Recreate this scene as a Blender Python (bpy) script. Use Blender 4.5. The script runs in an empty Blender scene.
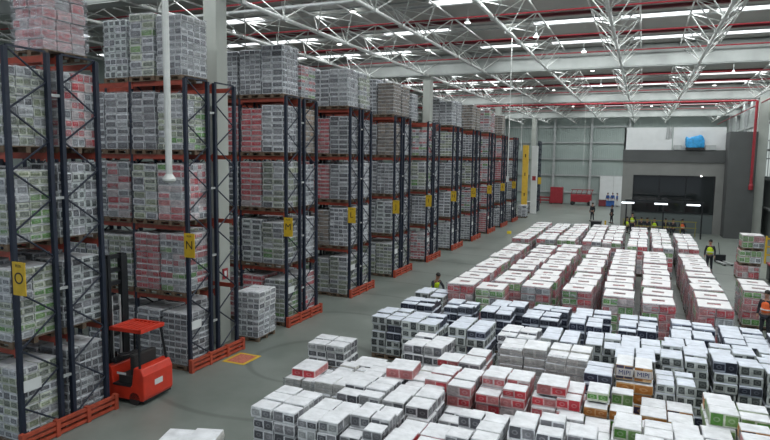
import bpy, bmesh, math, random
from mathutils import Vector, Matrix
RND = random.Random(7)
SC = bpy.context.scene
COL = SC.collection
H = 6.2                                   # camera height

# ------------------------------------------------------------------ materials
def sock(n, name): return n.inputs[name]
MATS = {}
def base_mat(name, col, rough=.6, metal=0.0, spec=.5, noise=0.0, nscale=4.0, bump=0.0, bscale=30.0):
    if name in MATS: return MATS[name]
    m = bpy.data.materials.new(name); m.use_nodes = True
    nt = m.node_tree; b = nt.nodes['Principled BSDF']
    b.inputs['Base Color'].default_value = (*col, 1); b.inputs['Roughness'].default_value = rough
    b.inputs['Metallic'].default_value = metal; b.inputs['Specular IOR Level'].default_value = spec
    tc = nt.nodes.new('ShaderNodeTexCoord')
    if noise:
        n = nt.nodes.new('ShaderNodeTexNoise'); n.inputs['Scale'].default_value = nscale; n.inputs['Detail'].default_value = 5
        nt.links.new(tc.outputs['Object'], n.inputs['Vector'])
        mr = nt.nodes.new('ShaderNodeMapRange'); mr.inputs[1].default_value = .3; mr.inputs[2].default_value = .7
        mr.inputs[3].default_value = 1 - noise; mr.inputs[4].default_value = 1 + noise
        nt.links.new(n.outputs['Fac'], mr.inputs[0])
        mx = nt.nodes.new('ShaderNodeVectorMath'); mx.operation = 'SCALE'
        mx.inputs[0].default_value = col; nt.links.new(mr.outputs[0], mx.inputs['Scale'])
        nt.links.new(mx.outputs[0], b.inputs['Base Color'])
    if bump:
        n2 = nt.nodes.new('ShaderNodeTexNoise'); n2.inputs['Scale'].default_value = bscale
        nt.links.new(tc.outputs['Object'], n2.inputs['Vector'])
        bp = nt.nodes.new('ShaderNodeBump'); bp.inputs['Strength'].default_value = bump; bp.inputs['Distance'].default_value = .02
        nt.links.new(n2.outputs['Fac'], bp.inputs['Height']); nt.links.new(bp.outputs[0], b.inputs['Normal'])
    MATS[name] = m
    return m

def emit_mat(name, col, strength):
    m = bpy.data.materials.new(name); m.use_nodes = True
    nt = m.node_tree; nt.nodes.clear()
    o = nt.nodes.new('ShaderNodeOutputMaterial'); e = nt.nodes.new('ShaderNodeEmission')
    e.inputs[0].default_value = (*col, 1); e.inputs[1].default_value = strength
    nt.links.new(e.outputs[0], o.inputs[0]); MATS[name] = m
    return m

def math_n(nt, op, a, b=None, c=None):
    n = nt.nodes.new('ShaderNodeMath'); n.operation = op
    for i, v in enumerate((a, b, c)):
        if v is None: continue
        if isinstance(v, (int, float)): n.inputs[i].default_value = v
        else: nt.links.new(v, n.inputs[i])
    return n.outputs[0]

def print_mat(name, main, border, alt=None, p_alt=0.0, bw=.40, bh=.36, roll=.5, jitter=.35):
    """printed plastic film on a pack of rolls: one design per pack face"""
    m = bpy.data.materials.new(name); m.use_nodes = True
    nt = m.node_tree; b = nt.nodes['Principled BSDF']
    uv = nt.nodes.new('ShaderNodeUVMap')
    fr = nt.nodes.new('ShaderNodeVectorMath'); fr.operation = 'FRACTION'; nt.links.new(uv.outputs[0], fr.inputs[0])
    fl = nt.nodes.new('ShaderNodeVectorMath'); fl.operation = 'FLOOR'; nt.links.new(uv.outputs[0], fl.inputs[0])
    oi = nt.nodes.new('ShaderNodeObjectInfo')
    ad = nt.nodes.new('ShaderNodeVectorMath'); ad.operation = 'ADD'; nt.links.new(fl.outputs[0], ad.inputs[0]); nt.links.new(oi.outputs['Random'], ad.inputs[1])
    wn = nt.nodes.new('ShaderNodeTexWhiteNoise'); nt.links.new(ad.outputs[0], wn.inputs['Vector'])
    sp = nt.nodes.new('ShaderNodeSeparateXYZ'); nt.links.new(fr.outputs[0], sp.inputs[0])
    sepr = nt.nodes.new('ShaderNodeSeparateXYZ'); nt.links.new(wn.outputs['Color'], sepr.inputs[0])
    du = math_n(nt, 'ABSOLUTE', math_n(nt, 'SUBTRACT', sp.outputs[0], .5))
    dv = math_n(nt, 'ABSOLUTE', math_n(nt, 'SUBTRACT', sp.outputs[1], .5))
    mask = math_n(nt, 'MULTIPLY', math_n(nt, 'LESS_THAN', du, bw), math_n(nt, 'LESS_THAN', dv, math_n(nt, 'ADD', math_n(nt, 'MULTIPLY', sepr.outputs[2], .22), bh-.14)))
    rr = math_n(nt, 'ADD', math_n(nt, 'POWER', math_n(nt, 'DIVIDE', du, .24), 2.0), math_n(nt, 'POWER', math_n(nt, 'DIVIDE', dv, .2), 2.0))
    ring = math_n(nt, 'MULTIPLY', math_n(nt, 'LESS_THAN', rr, 1.0), math_n(nt, 'GREATER_THAN', rr, .25))
    tc = nt.nodes.new('ShaderNodeTexCoord')
    no = nt.nodes.new('ShaderNodeTexNoise'); no.inputs['Scale'].default_value = 9; no.inputs['Detail'].default_value = 4
    nt.links.new(tc.outputs['Object'], no.inputs['Vector'])
    mask2 = math_n(nt, 'MULTIPLY', mask, math_n(nt, 'SUBTRACT', 1.0, math_n(nt, 'MULTIPLY', ring, roll)))
    ws = nt.nodes.new('ShaderNodeSeparateXYZ'); nt.links.new(wn.outputs['Color'], ws.inputs[0])
    cm = nt.nodes.new('ShaderNodeMix'); cm.data_type = 'RGBA'
    cm.inputs[6].default_value = (*main, 1); cm.inputs[7].default_value = (*(alt or main), 1)
    nt.links.new(math_n(nt, 'LESS_THAN', ws.outputs[0], p_alt), cm.inputs[0])
    mx = nt.nodes.new('ShaderNodeMix'); mx.data_type = 'RGBA'
    mx.inputs[6].default_value = (*border, 1); nt.links.new(cm.outputs[2], mx.inputs[7]); nt.links.new(mask2, mx.inputs[0])
    k = math_n(nt, 'ADD', math_n(nt, 'MULTIPLY', ws.outputs[1], jitter), 1 - jitter * .5)
    k = math_n(nt, 'MULTIPLY', k, math_n(nt, 'ADD', math_n(nt, 'MULTIPLY', no.outputs['Fac'], 1.2), .4))
    k = math_n(nt, 'MULTIPLY', k, math_n(nt, 'ADD', math_n(nt, 'MULTIPLY', oi.outputs['Random'], .5), .78))
    sc = nt.nodes.new('ShaderNodeVectorMath'); sc.operation = 'SCALE'; nt.links.new(mx.outputs[2], sc.inputs[0]); nt.links.new(k, sc.inputs['Scale'])
    nt.links.new(sc.outputs[0], b.inputs['Base Color'])
    b.inputs['Roughness'].default_value = .38; b.inputs['Specular IOR Level'].default_value = .5
    n2 = nt.nodes.new('ShaderNodeTexNoise'); n2.inputs['Scale'].default_value = 22; nt.links.new(tc.outputs['Object'], n2.inputs['Vector'])
    bp = nt.nodes.new('ShaderNodeBump'); bp.inputs['Strength'].default_value = .7; bp.inputs['Distance'].default_value = .02
    nt.links.new(n2.outputs['Fac'], bp.inputs['Height']); nt.links.new(bp.outputs[0], b.inputs['Normal'])
    MATS[name] = m
    return m

WH = (.6, .6, .6)
P = {
 'grey':  print_mat('grey_print', (.075, .077, .088), (.56, .57, .59), (.19, .19, .205), .4, roll=.2, bw=.43, bh=.42),
 'rose': print_mat('rose_print', (.50, .16, .17), (.62, .40, .40), (.60, .36, .36), .5, roll=.2),
 'cream': print_mat('cream_print', (.42, .41, .385), (.52, .51, .48), (.36, .36, .34), .4, roll=.15, jitter=.15),
 'pale':  print_mat('pale_print', (.26, .27, .275), (.50, .51, .52), (.13, .135, .15), .45, roll=.25),
 'red':   print_mat('red_print', (.42, .028, .04), (.50, .30, .30), (.38, .12, .12), .35, bw=.44, bh=.40, roll=.35),
 'pink':  print_mat('pink_print', (.42, .10, .11), (.54, .46, .46), (.40, .35, .35), .5, bw=.42, bh=.36, roll=.3),
 'green': print_mat('green_print', (.075, .22, .035), (.46, .50, .40), (.14, .26, .08), .4, bw=.42, bh=.38, roll=.3),
 'sage':  print_mat('sage_print', (.17, .20, .12), (.46, .48, .40), (.10, .12, .09), .45, roll=.3),
 'navy':  print_mat('navy_print', (.012, .016, .035), (.30, .33, .40), (.03, .035, .05), .3, bw=.47, bh=.42, roll=.25),
 'brown': print_mat('brown_print', (.20, .15, .11), (.34, .29, .24), (.13, .11, .09), .4, bw=.46, bh=.42, roll=.2),
 'orange': print_mat('orange_print', (.40, .15, .03), (.55, .35, .18), (.06, .05, .09), .45, bw=.46, bh=.42, roll=.5),
 'char':  print_mat('square_print', (.035, .042, .045), (.42, .45, .44), (.06, .07, .07), .35, bw=.33, bh=.36, roll=.2),
}
TOPW = base_mat('white_film', (.60, .61, .63), .5, noise=.14, nscale=5, bump=.8, bscale=9)
TOPB = base_mat('cool_white_film', (.52, .555, .62), .5, noise=.14, nscale=5, bump=.8, bscale=9)
TOPR = base_mat('red_film', (.22, .045, .05), .45, noise=.2, nscale=8, bump=.6, bscale=14)
SHEET = base_mat('white_paper_sheet', (.62, .61, .61), .6, noise=.06, nscale=6, bump=.6, bscale=7)
WOOD = base_mat('pallet_wood', (.13, .09, .06), .8, noise=.3, nscale=12)
NAVY = base_mat('navy_rack_paint', (.006, .012, .028), .6, noise=.15, nscale=5)
BEAM = base_mat('orange_rack_paint', (.27, .045, .025), .5, noise=.25, nscale=6)
GUARD = base_mat('orange_guard_paint', (.36, .06, .03), .5, noise=.25, nscale=6)
YEL = base_mat('yellow_sign_paint', (.55, .36, .02), .5, noise=.1, nscale=9)
BLACK = base_mat('black_paint', (.012, .012, .014), .5)
BLACKM = base_mat('black_steel', (.015, .017, .02), .35, metal=.3, noise=.2)
WMETAL = base_mat('white_galvanized_steel', (.54, .56, .54), .4, metal=.15, noise=.1)
GMETAL = base_mat('grey_steel', (.40, .42, .42), .45, metal=.2, noise=.12)
COLM = base_mat('pale_green_grey_paint', (.36, .38, .35), .6, noise=.08, nscale=1.2)
DRED = base_mat('dark_red_paint', (.16, .022, .03), .5, noise=.15)
RPIPE = base_mat('red_pipe_paint', (.28, .02, .03), .4, noise=.1)
RED = base_mat('red_truck_paint', (.55, .035, .015), .35, noise=.1, nscale=5)
RUB = base_mat('rubber', (.02, .02, .02), .8, noise=.2)
CONC = base_mat('concrete', (.27, .275, .26), .8, noise=.12, nscale=1.0)
DARKC = base_mat('dark_grey_paint', (.075, .080, .080), .7, noise=.08, nscale=.8)
WPAN = base_mat('white_panel', (.62, .64, .64), .55, noise=.05, nscale=1.5)
SKIN = base_mat('skin', (.35, .19, .13), .6)
HAIR = base_mat('dark_hair', (.015, .012, .010), .7)
HIVIS = base_mat('hi_vis_yellow_fabric', (.55, .75, .02), .7, noise=.1)
HIORG = base_mat('hi_vis_orange_fabric', (.75, .13, .03), .7, noise=.1)
DARKF = base_mat('dark_fabric', (.02, .022, .03), .85, noise=.2)
BLUEF = base_mat('blue_fabric', (.03, .09, .28), .85, noise=.2)
SILV = base_mat('silver_tape', (.7, .7, .68), .4)

def film_mat():
    m = bpy.data.materials.new('stretch_film'); m.use_nodes = True
    nt = m.node_tree; nt.nodes.clear()
    o = nt.nodes.new('ShaderNodeOutputMaterial')
    tr = nt.nodes.new('ShaderNodeBsdfTransparent'); tr.inputs[0].default_value = (.96, .97, .98, 1)
    pb = nt.nodes.new('ShaderNodeBsdfPrincipled'); pb.inputs['Base Color'].default_value = (.56, .58, .61, 1); pb.inputs['Roughness'].default_value = .22
    mx = nt.nodes.new('ShaderNodeMixShader')
    tc = nt.nodes.new('ShaderNodeTexCoord'); mp = nt.nodes.new('ShaderNodeMapping'); mp.inputs['Scale'].default_value = (1.2, 1.2, 5)
    nt.links.new(tc.outputs['Object'], mp.inputs[0])
    n = nt.nodes.new('ShaderNodeTexNoise'); n.inputs['Scale'].default_value = 3.5; n.inputs['Detail'].default_value = 6; n.inputs['Distortion'].default_value = .8
    nt.links.new(mp.outputs[0], n.inputs['Vector'])
    mr = nt.nodes.new('ShaderNodeMapRange'); mr.inputs[1].default_value = .42; mr.inputs[2].default_value = .72; mr.inputs[3].default_value = .03; mr.inputs[4].default_value = .46
    nt.links.new(n.outputs['Fac'], mr.inputs[0]); nt.links.new(mr.outputs[0], mx.inputs[0])
    bp = nt.nodes.new('ShaderNodeBump'); bp.inputs['Strength'].default_value = 1.0; bp.inputs['Distance'].default_value = .05
    nt.links.new(n.outputs['Fac'], bp.inputs['Height']); nt.links.new(bp.outputs[0], pb.inputs['Normal'])
    nt.links.new(tr.outputs[0], mx.inputs[1]); nt.links.new(pb.outputs[0], mx.inputs[2]); nt.links.new(mx.outputs[0], o.inputs[0])
    MATS['stretch_film'] = m
    return m
FILM = film_mat()

def glass_mat():
    m = base_mat('dark_window_glass', (.012, .015, .016), .06)
    b = m.node_tree.nodes['Principled BSDF']; b.inputs['Transmission Weight'].default_value = .0
    return m
GLASS = glass_mat()

def floor_mat():
    m = bpy.data.materials.new('polished_concrete'); m.use_nodes = True
    nt = m.node_tree; b = nt.nodes['Principled BSDF']
    tc = nt.nodes.new('ShaderNodeTexCoord')
    n = nt.nodes.new('ShaderNodeTexNoise'); n.inputs['Scale'].default_value = .35; n.inputs['Detail'].default_value = 8; n.inputs['Roughness'].default_value = .65
    nt.links.new(tc.outputs['Object'], n.inputs['Vector'])
    cr = nt.nodes.new('ShaderNodeValToRGB'); cr.color_ramp.elements[0].position = .32; cr.color_ramp.elements[1].position = .7
    cr.color_ramp.elements[0].color = (.125, .145, .128, 1); cr.color_ramp.elements[1].color = (.205, .225, .205, 1)
    nt.links.new(n.outputs['Fac'], cr.inputs[0])
    # tyre marks: distorted thin rings
    w = nt.nodes.new('ShaderNodeTexWave'); w.wave_type = 'RINGS'; w.rings_direction = 'Z'; w.inputs['Scale'].default_value = .09
    w.inputs['Distortion'].default_value = 9; w.inputs['Detail'].default_value = 1.5; w.inputs['Detail Scale'].default_value = .6
    mp = nt.nodes.new('ShaderNodeMapping'); mp.inputs['Location'].default_value = (9, -15, 0)
    nt.links.new(tc.outputs['Object'], mp.inputs[0]); nt.links.new(mp.outputs[0], w.inputs['Vector'])
    mr = nt.nodes.new('ShaderNodeMapRange'); mr.inputs[1].default_value = .985; mr.inputs[2].default_value = 1.0; mr.inputs[3].default_value = 1.0; mr.inputs[4].default_value = .72
    nt.links.new(w.outputs['Fac'], mr.inputs[0])
    sc = nt.nodes.new('ShaderNodeVectorMath'); sc.operation = 'SCALE'; nt.links.new(cr.outputs[0], sc.inputs[0]); nt.links.new(mr.outputs[0], sc.inputs['Scale'])
    nt.links.new(sc.outputs[0], b.inputs['Base Color'])
    r = nt.nodes.new('ShaderNodeMapRange'); r.inputs[3].default_value = .28; r.inputs[4].default_value = .5; nt.links.new(n.outputs['Fac'], r.inputs[0])
    nt.links.new(r.outputs[0], b.inputs['Roughness'])
    return m

def clad_mat(name, ca, cb, scale, axis='X'):
    """ribbed sheet: a fine repeating profile with slight soiling"""
    m = bpy.data.materials.new(name); m.use_nodes = True
    nt = m.node_tree; b = nt.nodes['Principled BSDF']; b.inputs['Roughness'].default_value = .55
    tc = nt.nodes.new('ShaderNodeTexCoord')
    w = nt.nodes.new('ShaderNodeTexWave'); w.bands_direction = axis; w.inputs['Scale'].default_value = scale
    nt.links.new(tc.outputs['Object'], w.inputs['Vector'])
    n = nt.nodes.new('ShaderNodeTexNoise'); n.inputs['Scale'].default_value = .5; n.inputs['Detail'].default_value = 5
    nt.links.new(tc.outputs['Object'], n.inputs['Vector'])
    mx = nt.nodes.new('ShaderNodeMix'); mx.data_type = 'RGBA'; mx.inputs[6].default_value = (*ca, 1); mx.inputs[7].default_value = (*cb, 1)
    nt.links.new(n.outputs['Fac'], mx.inputs[0]); nt.links.new(mx.outputs[2], b.inputs['Base Color'])
    bp = nt.nodes.new('ShaderNodeBump'); bp.inputs['Strength'].default_value = .5; bp.inputs['Distance'].default_value = .04
    nt.links.new(w.outputs['Fac'], bp.inputs['Height']); nt.links.new(bp.outputs[0], b.inputs['Normal'])
    MATS[name] = m
    return m

# ------------------------------------------------------------------ mesh helpers
class MB:
    def __init__(s): s.v = []; s.f = []; s.mi = []
    def box(s, x0, y0, z0, x1, y1, z1, mi=0, ch=0.0):
        if x1 < x0: x0, x1 = x1, x0
        if y1 < y0: y0, y1 = y1, y0
        if z1 < z0: z0, z1 = z1, z0
        k = len(s.v)
        s.v += [(x0,y0,z0),(x1,y0,z0),(x1,y1,z0),(x0,y1,z0),(x0,y0,z1),(x1,y0,z1),(x1,y1,z1),(x0,y1,z1)]
        s.f += [(k,k+3,k+2,k+1),(k+4,k+5,k+6,k+7),(k,k+1,k+5,k+4),(k+1,k+2,k+6,k+5),(k+2,k+3,k+7,k+6),(k+3,k,k+4,k+7)]
        s.mi += [mi]*6
        return s
    def bar(s, p, q, r, n=6, mi=0, r2=None):
        p, q = Vector(p), Vector(q); d = (q-p).normalized()
        a = d.orthogonal().normalized() if abs(d.z) < .99 else Vector((1,0,0)); b = d.cross(a)
        r2 = r if r2 is None else r2
        k = len(s.v)
        for c, rr in ((p, r), (q, r2)):
            for i in range(n):
                t = 2*math.pi*(i+.5)/n; s.v.append(tuple(c + (a*math.cos(t) + b*math.sin(t))*rr))
        for i in range(n):
            j = (i+1) % n; s.f.append((k+i, k+j, k+n+j, k+n+i)); s.mi.append(mi)
        s.f.append(tuple(k+i for i in range(n))[::-1]); s.f.append(tuple(k+n+i for i in range(n))); s.mi += [mi, mi]
        return s
    def quad(s, a, b, c, d, mi=0):
        k = len(s.v); s.v += [a, b, c, d]; s.f.append((k, k+1, k+2, k+3)); s.mi.append(mi); return s
    def prism(s, prof, y0, y1, mi=0):
        """profile in (x, z) extruded along y"""
        k = len(s.v); n = len(prof)
        s.v += [(x, y0, z) for x, z in prof] + [(x, y1, z) for x, z in prof]
        for i in range(n):
            j = (i+1) % n; s.f.append((k+i, k+j, k+n+j, k+n+i)); s.mi.append(mi)
        s.f.append(tuple(k+i for i in range(n))[::-1]); s.f.append(tuple(k+n+i for i in range(n))); s.mi += [mi, mi]
        return s
    def lathe(s, prof, cx=0, cy=0, n=16, mi=0):
        k = len(s.v)
        for r, z in prof:
            for i in range(n):
                t = 2*math.pi*i/n; s.v.append((cx + r*math.cos(t), cy + r*math.sin(t), z))
        for a in range(len(prof)-1):
            for i in range(n):
                j = (i+1) % n; s.f.append((k+a*n+i, k+a*n+j, k+(a+1)*n+j, k+(a+1)*n+i)); s.mi.append(mi)
        s.f.append(tuple(k+i for i in range(n))[::-1]); m = k+(len(prof)-1)*n; s.f.append(tuple(m+i for i in range(n))); s.mi += [mi, mi]
        return s
    def mesh(s, name, mats):
        me = bpy.data.meshes.new(name); me.from_pydata(s.v, [], s.f)
        for m in (mats if isinstance(mats, (list, tuple)) else [mats]): me.materials.append(m)
        me.polygons.foreach_set('material_index', s.mi)
        bm = bmesh.new(); bm.from_mesh(me); bmesh.ops.recalc_face_normals(bm, faces=bm.faces[:]); bm.to_mesh(me); bm.free()
        me.update(); return me
    def build(s, name, mats, parent=None, bevel=0.0):
        o = link(name, s.mesh(name, mats), parent)
        if bevel:
            b = o.modifiers.new('bevel', 'BEVEL'); b.width = bevel; b.segments = 2; b.limit_method = 'ANGLE'
        return o

def link(name, data, parent=None, loc=None):
    o = bpy.data.objects.new(name, data); COL.objects.link(o)
    if parent: o.parent = parent
    if loc: o.location = loc
    return o
def tag(o, label=None, cat=None, group=None, kind=None):
    if label: o['label'] = label
    if cat: o['category'] = cat
    if group: o['group'] = group
    if kind: o['kind'] = kind
    return o
def thing(name, label, cat, loc=(0,0,0), rz=0, group=None):
    o = link(name, None, None, loc); o.rotation_euler = (0, 0, rz); o.empty_display_size = .2
    return tag(o, label, cat, group)
def struct(o): o['kind'] = 'structure'; return o

# ------------------------------------------------------------------ the building shell
m = MB(); m.box(-34, -3, -.2, 16, 92, 0); struct(m.build('floor', floor_mat()))
ROOF = clad_mat('roof_sheet', (.32, .32, .30), (.42, .42, .395), 3.0, 'Y')
m = MB(); m.box(-34, -3, 12.5, 16, 92, 12.6); struct(m.build('ceiling', ROOF))
FARW = clad_mat('translucent_green_cladding', (.28, .34, .32), (.36, .42, .40), 1.2, 'X')
m = MB(); m.box(-34, 90, 1.6, 16, 90.2, 12.5); m.box(-34, 90, 0, 16, 90.25, 1.6); struct(m.build('wall_far', FARW))
m = MB()
for z in (1.6, 4.0, 6.3, 8.6, 10.8): m.box(-34, 89.75, z-.09, -1.6, 89.9, z+.09)
struct(m.build('trim_1', GMETAL))
m = MB()
for x in (-30, -24.5, -19, -14.4, -11.8, -6.8, -1.9): m.box(x-.14, 89.4, 0, x+.14, 89.75, 12.3)
struct(m.build('trim_2', GMETAL))
m = MB(); m.box(9.62, -3, 0, 9.82, 92, 12.5); struct(m.build('wall_right', clad_mat('side_cladding', (.26, .29, .28), (.33, .36, .35), 1.2, 'Y')))
m = MB()
for y in range(24, 90, 6): m.box(9.32, y, 0, 9.6, y+.25, 12.3)
for z in (2.4, 4.8, 7.2, 9.6): m.box(9.42, 0, z-.08, 9.6, 90, z+.08)
struct(m.build('trim_3', GMETAL))
m = MB(); m.box(-34, -3, 0, -33.8, 92, 12.5); struct(m.build('wall_left', FARW))
# windows high in the right wall: translucent, backlit by the day
DAY = emit_mat('daylit_panel', (.82, .93, .90), .55)
for i, (y0, y1) in enumerate(((48, 53.8), (54.4, 59.8), (60.4, 65.8), (66.4, 71.8))):
    m = MB(); m.box(9.56, y0, 5.0, 9.61, y1, 9.4); w = struct(m.build('window_%d' % (i+1), DAY))
    m = MB()
    for k in range(6): yy = y0 + (y1-y0)*k/5; m.box(9.5, yy-.04, 5, 9.56, yy+.04, 9.4)
    for z in (5, 6.5, 8, 9.4): m.box(9.5, y0, z-.04, 9.56, y1, z+.04)
    m.build('window_frame', GMETAL, w)

# roof: skylight strips, purlins, sprinkler pipes across; trusses along the hall
SKY = emit_mat('daylit_skylight', (.95, .98, 1.0), 1.7)
STRIPS = [36.5 - 2.1 + 5.125*k for k in range(-6, 11)]
for k, y in enumerate(STRIPS):
    if abs(y - 36.5) < 1 or y > 89: continue
    m = MB(); e = [-33, -27.2, -23.5, -19.9, -16.2, -12.6, -8.9, -5.3, -1.35, 2.4, 7.9]; rs = random.Random(k+3)
    for a, b in zip(e, e[1:]):
        if rs.random() < .2: continue
        m.box(a+rs.uniform(.05, .7), y-.27, 12.44, b-rs.uniform(.05, .7), y+.27, 12.49)
    tag(m.build('skylight', SKY), kind='structure')
    m = MB(); m.bar((-33, y+1.28, 12.1), (9.6, y+1.28, 12.1), .035, 6)
    tag(m.build('sprinkler_pipe', RPIPE), kind='structure')
    m = MB(); m.box(-33, y+3.42, 12.38, 9.6, y+3.47, 12.5); m.box(-33, y+3.35, 12.365, 9.6, y+3.54, 12.38)
    tag(m.build('roof_purlin', DRED), kind='structure')
    m = MB(); m.box(-33, y-.5, 12.44, 9.6, y-.45, 12.5); m.box(-33, y+.45, 12.44, 9.6, y+.5, 12.5)
    tag(m.build('roof_purlin', GMETAL), kind='structure')
for y in (16, 36.5, 57, 77.5):
    m = MB(); m.box(-33.8, y-.3, 11.32, 9.6, y-.22, 12.44); m.box(-33.8, y+.22, 11.32, 9.6, y+.3, 12.44); m.box(-33.8, y-.3, 11.28, 9.6, y+.3, 11.34)
    tag(m.build('roof_gutter', base_mat('gutter_steel', (.36, .385, .37), .5, noise=.22, nscale=.7)), kind='structure')
TX = [-27.2, -23.5, -19.9, -16.2, -12.6, -8.9, -5.3, -1.35, 2.4, 7.9]
def truss(x, y0, y1):
    m = MB(); zb, zt, hw, p = 11.3, 12.3, .92, 2.5625
    m.bar((x, y0, zb), (x, y1, zb), .065, 8)
    for s in (-1, 1): m.bar((x+s*hw, y0, zt), (x+s*hw, y1, zt), .04, 6)
    n = int((y1-y0)/p + .01)
    for i in range(n):
        yb = y0 + p*(i+.5)
        for s in (-1, 1):
            for t in (-.5, .5): m.bar((x, yb, zb), (x+s*hw, yb+t*p, zt), .026, 5)
        m.bar((x-hw, yb-p/2, zt), (x+hw, yb-p/2, zt), .022, 5)
        m.bar((x-hw, yb-p/2, zt), (x+hw, yb+p/2, zt), .016, 4)
        m.box(x-.1, yb-.12, zb-.07, x+.1, yb+.12, zb+.05)
    return m
tm = truss(0, 0, 20.5).mesh('roof_truss', WMETAL)
tm2 = truss(0, 0, 12.9).mesh('roof_truss', WMETAL)
for x in TX:
    o = link('roof_truss', tm2, None, (x, 77.1, 0)); o['kind'] = 'structure'
    for y in (-4.5, 16, 36.5, 57):
        o = link('roof_truss', tm, None, (x, y, 0)); o['kind'] = 'structure'
# concrete and steel columns
COLS = [(-12.75, 16.05), (-12.75, 36.8), (-12.75, 57.1), (-12.75, 77.5)]
for i, (x, y) in enumerate(COLS):
    m = MB(); m.box(x-.25, y-.27, 0, x+.25, y+.27, 11.3); struct(m.build('pillar', COLM, bevel=.02))
m = MB(); m.box(8.25, 56.3, 0, 8.95, 57.1, 11.3); struct(m.build('pillar', COLM))
sg = MB().box(-12.49, 15.90, 2.15, -12.47, 16.16, 2.5).build('fire_point_sign', RPIPE); tag(sg, 'small red fire sign fixed to the pale pillar behind rack N', 'sign')
MB().box(-12.468, 15.97, 2.24, -12.464, 16.09, 2.42).build('white_symbol', WPAN, sg)
# long red pipes
m = MB(); m.bar((-33, 55.55, 11.0), (7.95, 55.55, 11.0), .075, 8); m.bar((7.95, 55.55, 11.0), (7.95, 55.55, 4.0), .11, 8)
m.lathe([(.15, 4.0), (.17, 4.05), (.17, 4.35), (.12, 4.5)], 7.95, 55.55, 10)
tag(m.build('sprinkler_main', RPIPE), 'red sprinkler main crossing the roof and dropping beside the pale pillar', 'pipe')
m = MB(); m.bar((8.4, 15, 10.9), (8.4, 88, 10.9), .06, 8)
tag(m.build('sprinkler_branch', RPIPE), 'red pipe running lengthwise under the roof along the right wall', 'pipe')
m = MB(); m.bar((-33, 20.6, 11.9), (9.6, 20.6, 11.9), .07, 8)
tag(m.build('conduit_pipe', GMETAL), 'grey conduit pipe crossing under the nearest visible skylights', 'pipe')

# hanging pole near the camera, hanging rods farther away
m = MB(); m.bar((-10.12, 11.0, 5.62), (-10.12, 11.0, 12.4), .075, 12)
t = thing('hanging_pole', 'white pole hanging from the roof over the aisle between racks O and N', 'pole')
m.build('pole', WMETAL, t)
MB().lathe([(.08, 5.75), (.13, 5.68), (.15, 5.64), (.15, 5.6), (.08, 5.55)], -10.12, 11.0, 20).build('end_flange', WMETAL, t)
for (x, y, z0, lb) in ((-6.15, 30, 5.35, 'thin white rod hanging low over the main aisle beside rack H'),
                       (-9.6, 52, 7.2, 'thin rod hanging from the roof near the far racks'),
                       (-5.2, 60, 6.0, 'thin rod hanging in front of the far green wall'), ):
    t = thing('hanging_rod', lb, 'rod')
    MB().bar((x, y, z0), (x, y, 12.3), .025, 6).build('rod', WMETAL, t)
    MB().box(x-.06, y-.06, z0-.3, x+.06, y+.06, z0).build('rod_weight', GMETAL, t)

# high-bay lamps
LAMPE = emit_mat('lamp_lens', (1, .98, .95), 6)
lamp_xy = [(-4.9, 29.3), (-7.1, 25.4), (-3.2, 34.2), (5.2, 28), (5.4, 34), (5.0, 45), (4.6, 52), (4.2, 62), (-3.3, 41.5), (-10.8, 22), (-10.8, 31), (-14.5, 28),
           (-10.8, 47), (-7.1, 52), (-3.3, 50), (-3.4, 66), (-7.2, 68), (.5, 70), (5.4, 72), (.5, 22), (-3, 16), (-14.4, 17), (-18, 24), (.6, 12), (-7, 12)]
lm_body = MB().lathe([(.05, .22), (.09, .2), (.1, .1), (.2, .0), (.22, -.04)], 0, 0, 14).mesh('lamp_body', GMETAL)
lm_lens = MB().lathe([(.2, -.03), (.2, -.05), (.17, -.07)], 0, 0, 14).mesh('lamp_lens', LAMPE)
lm_rod = MB().bar((0, 0, .2), (0, 0, .96), .012, 5).mesh('lamp_rod', GMETAL)
for i, (x, y) in enumerate(lamp_xy):
    t = thing('high_bay_lamp', 'small round high-bay lamp hanging between the white roof trusses', 'lamp', (x, y, 11.9), 0, 'high-bay lamps under the roof'); t.scale = (.62, .62, .63)
    link('lamp_body', lm_body, t); link('lamp_lens', lm_lens, t); link('lamp_rod', lm_rod, t)

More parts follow.
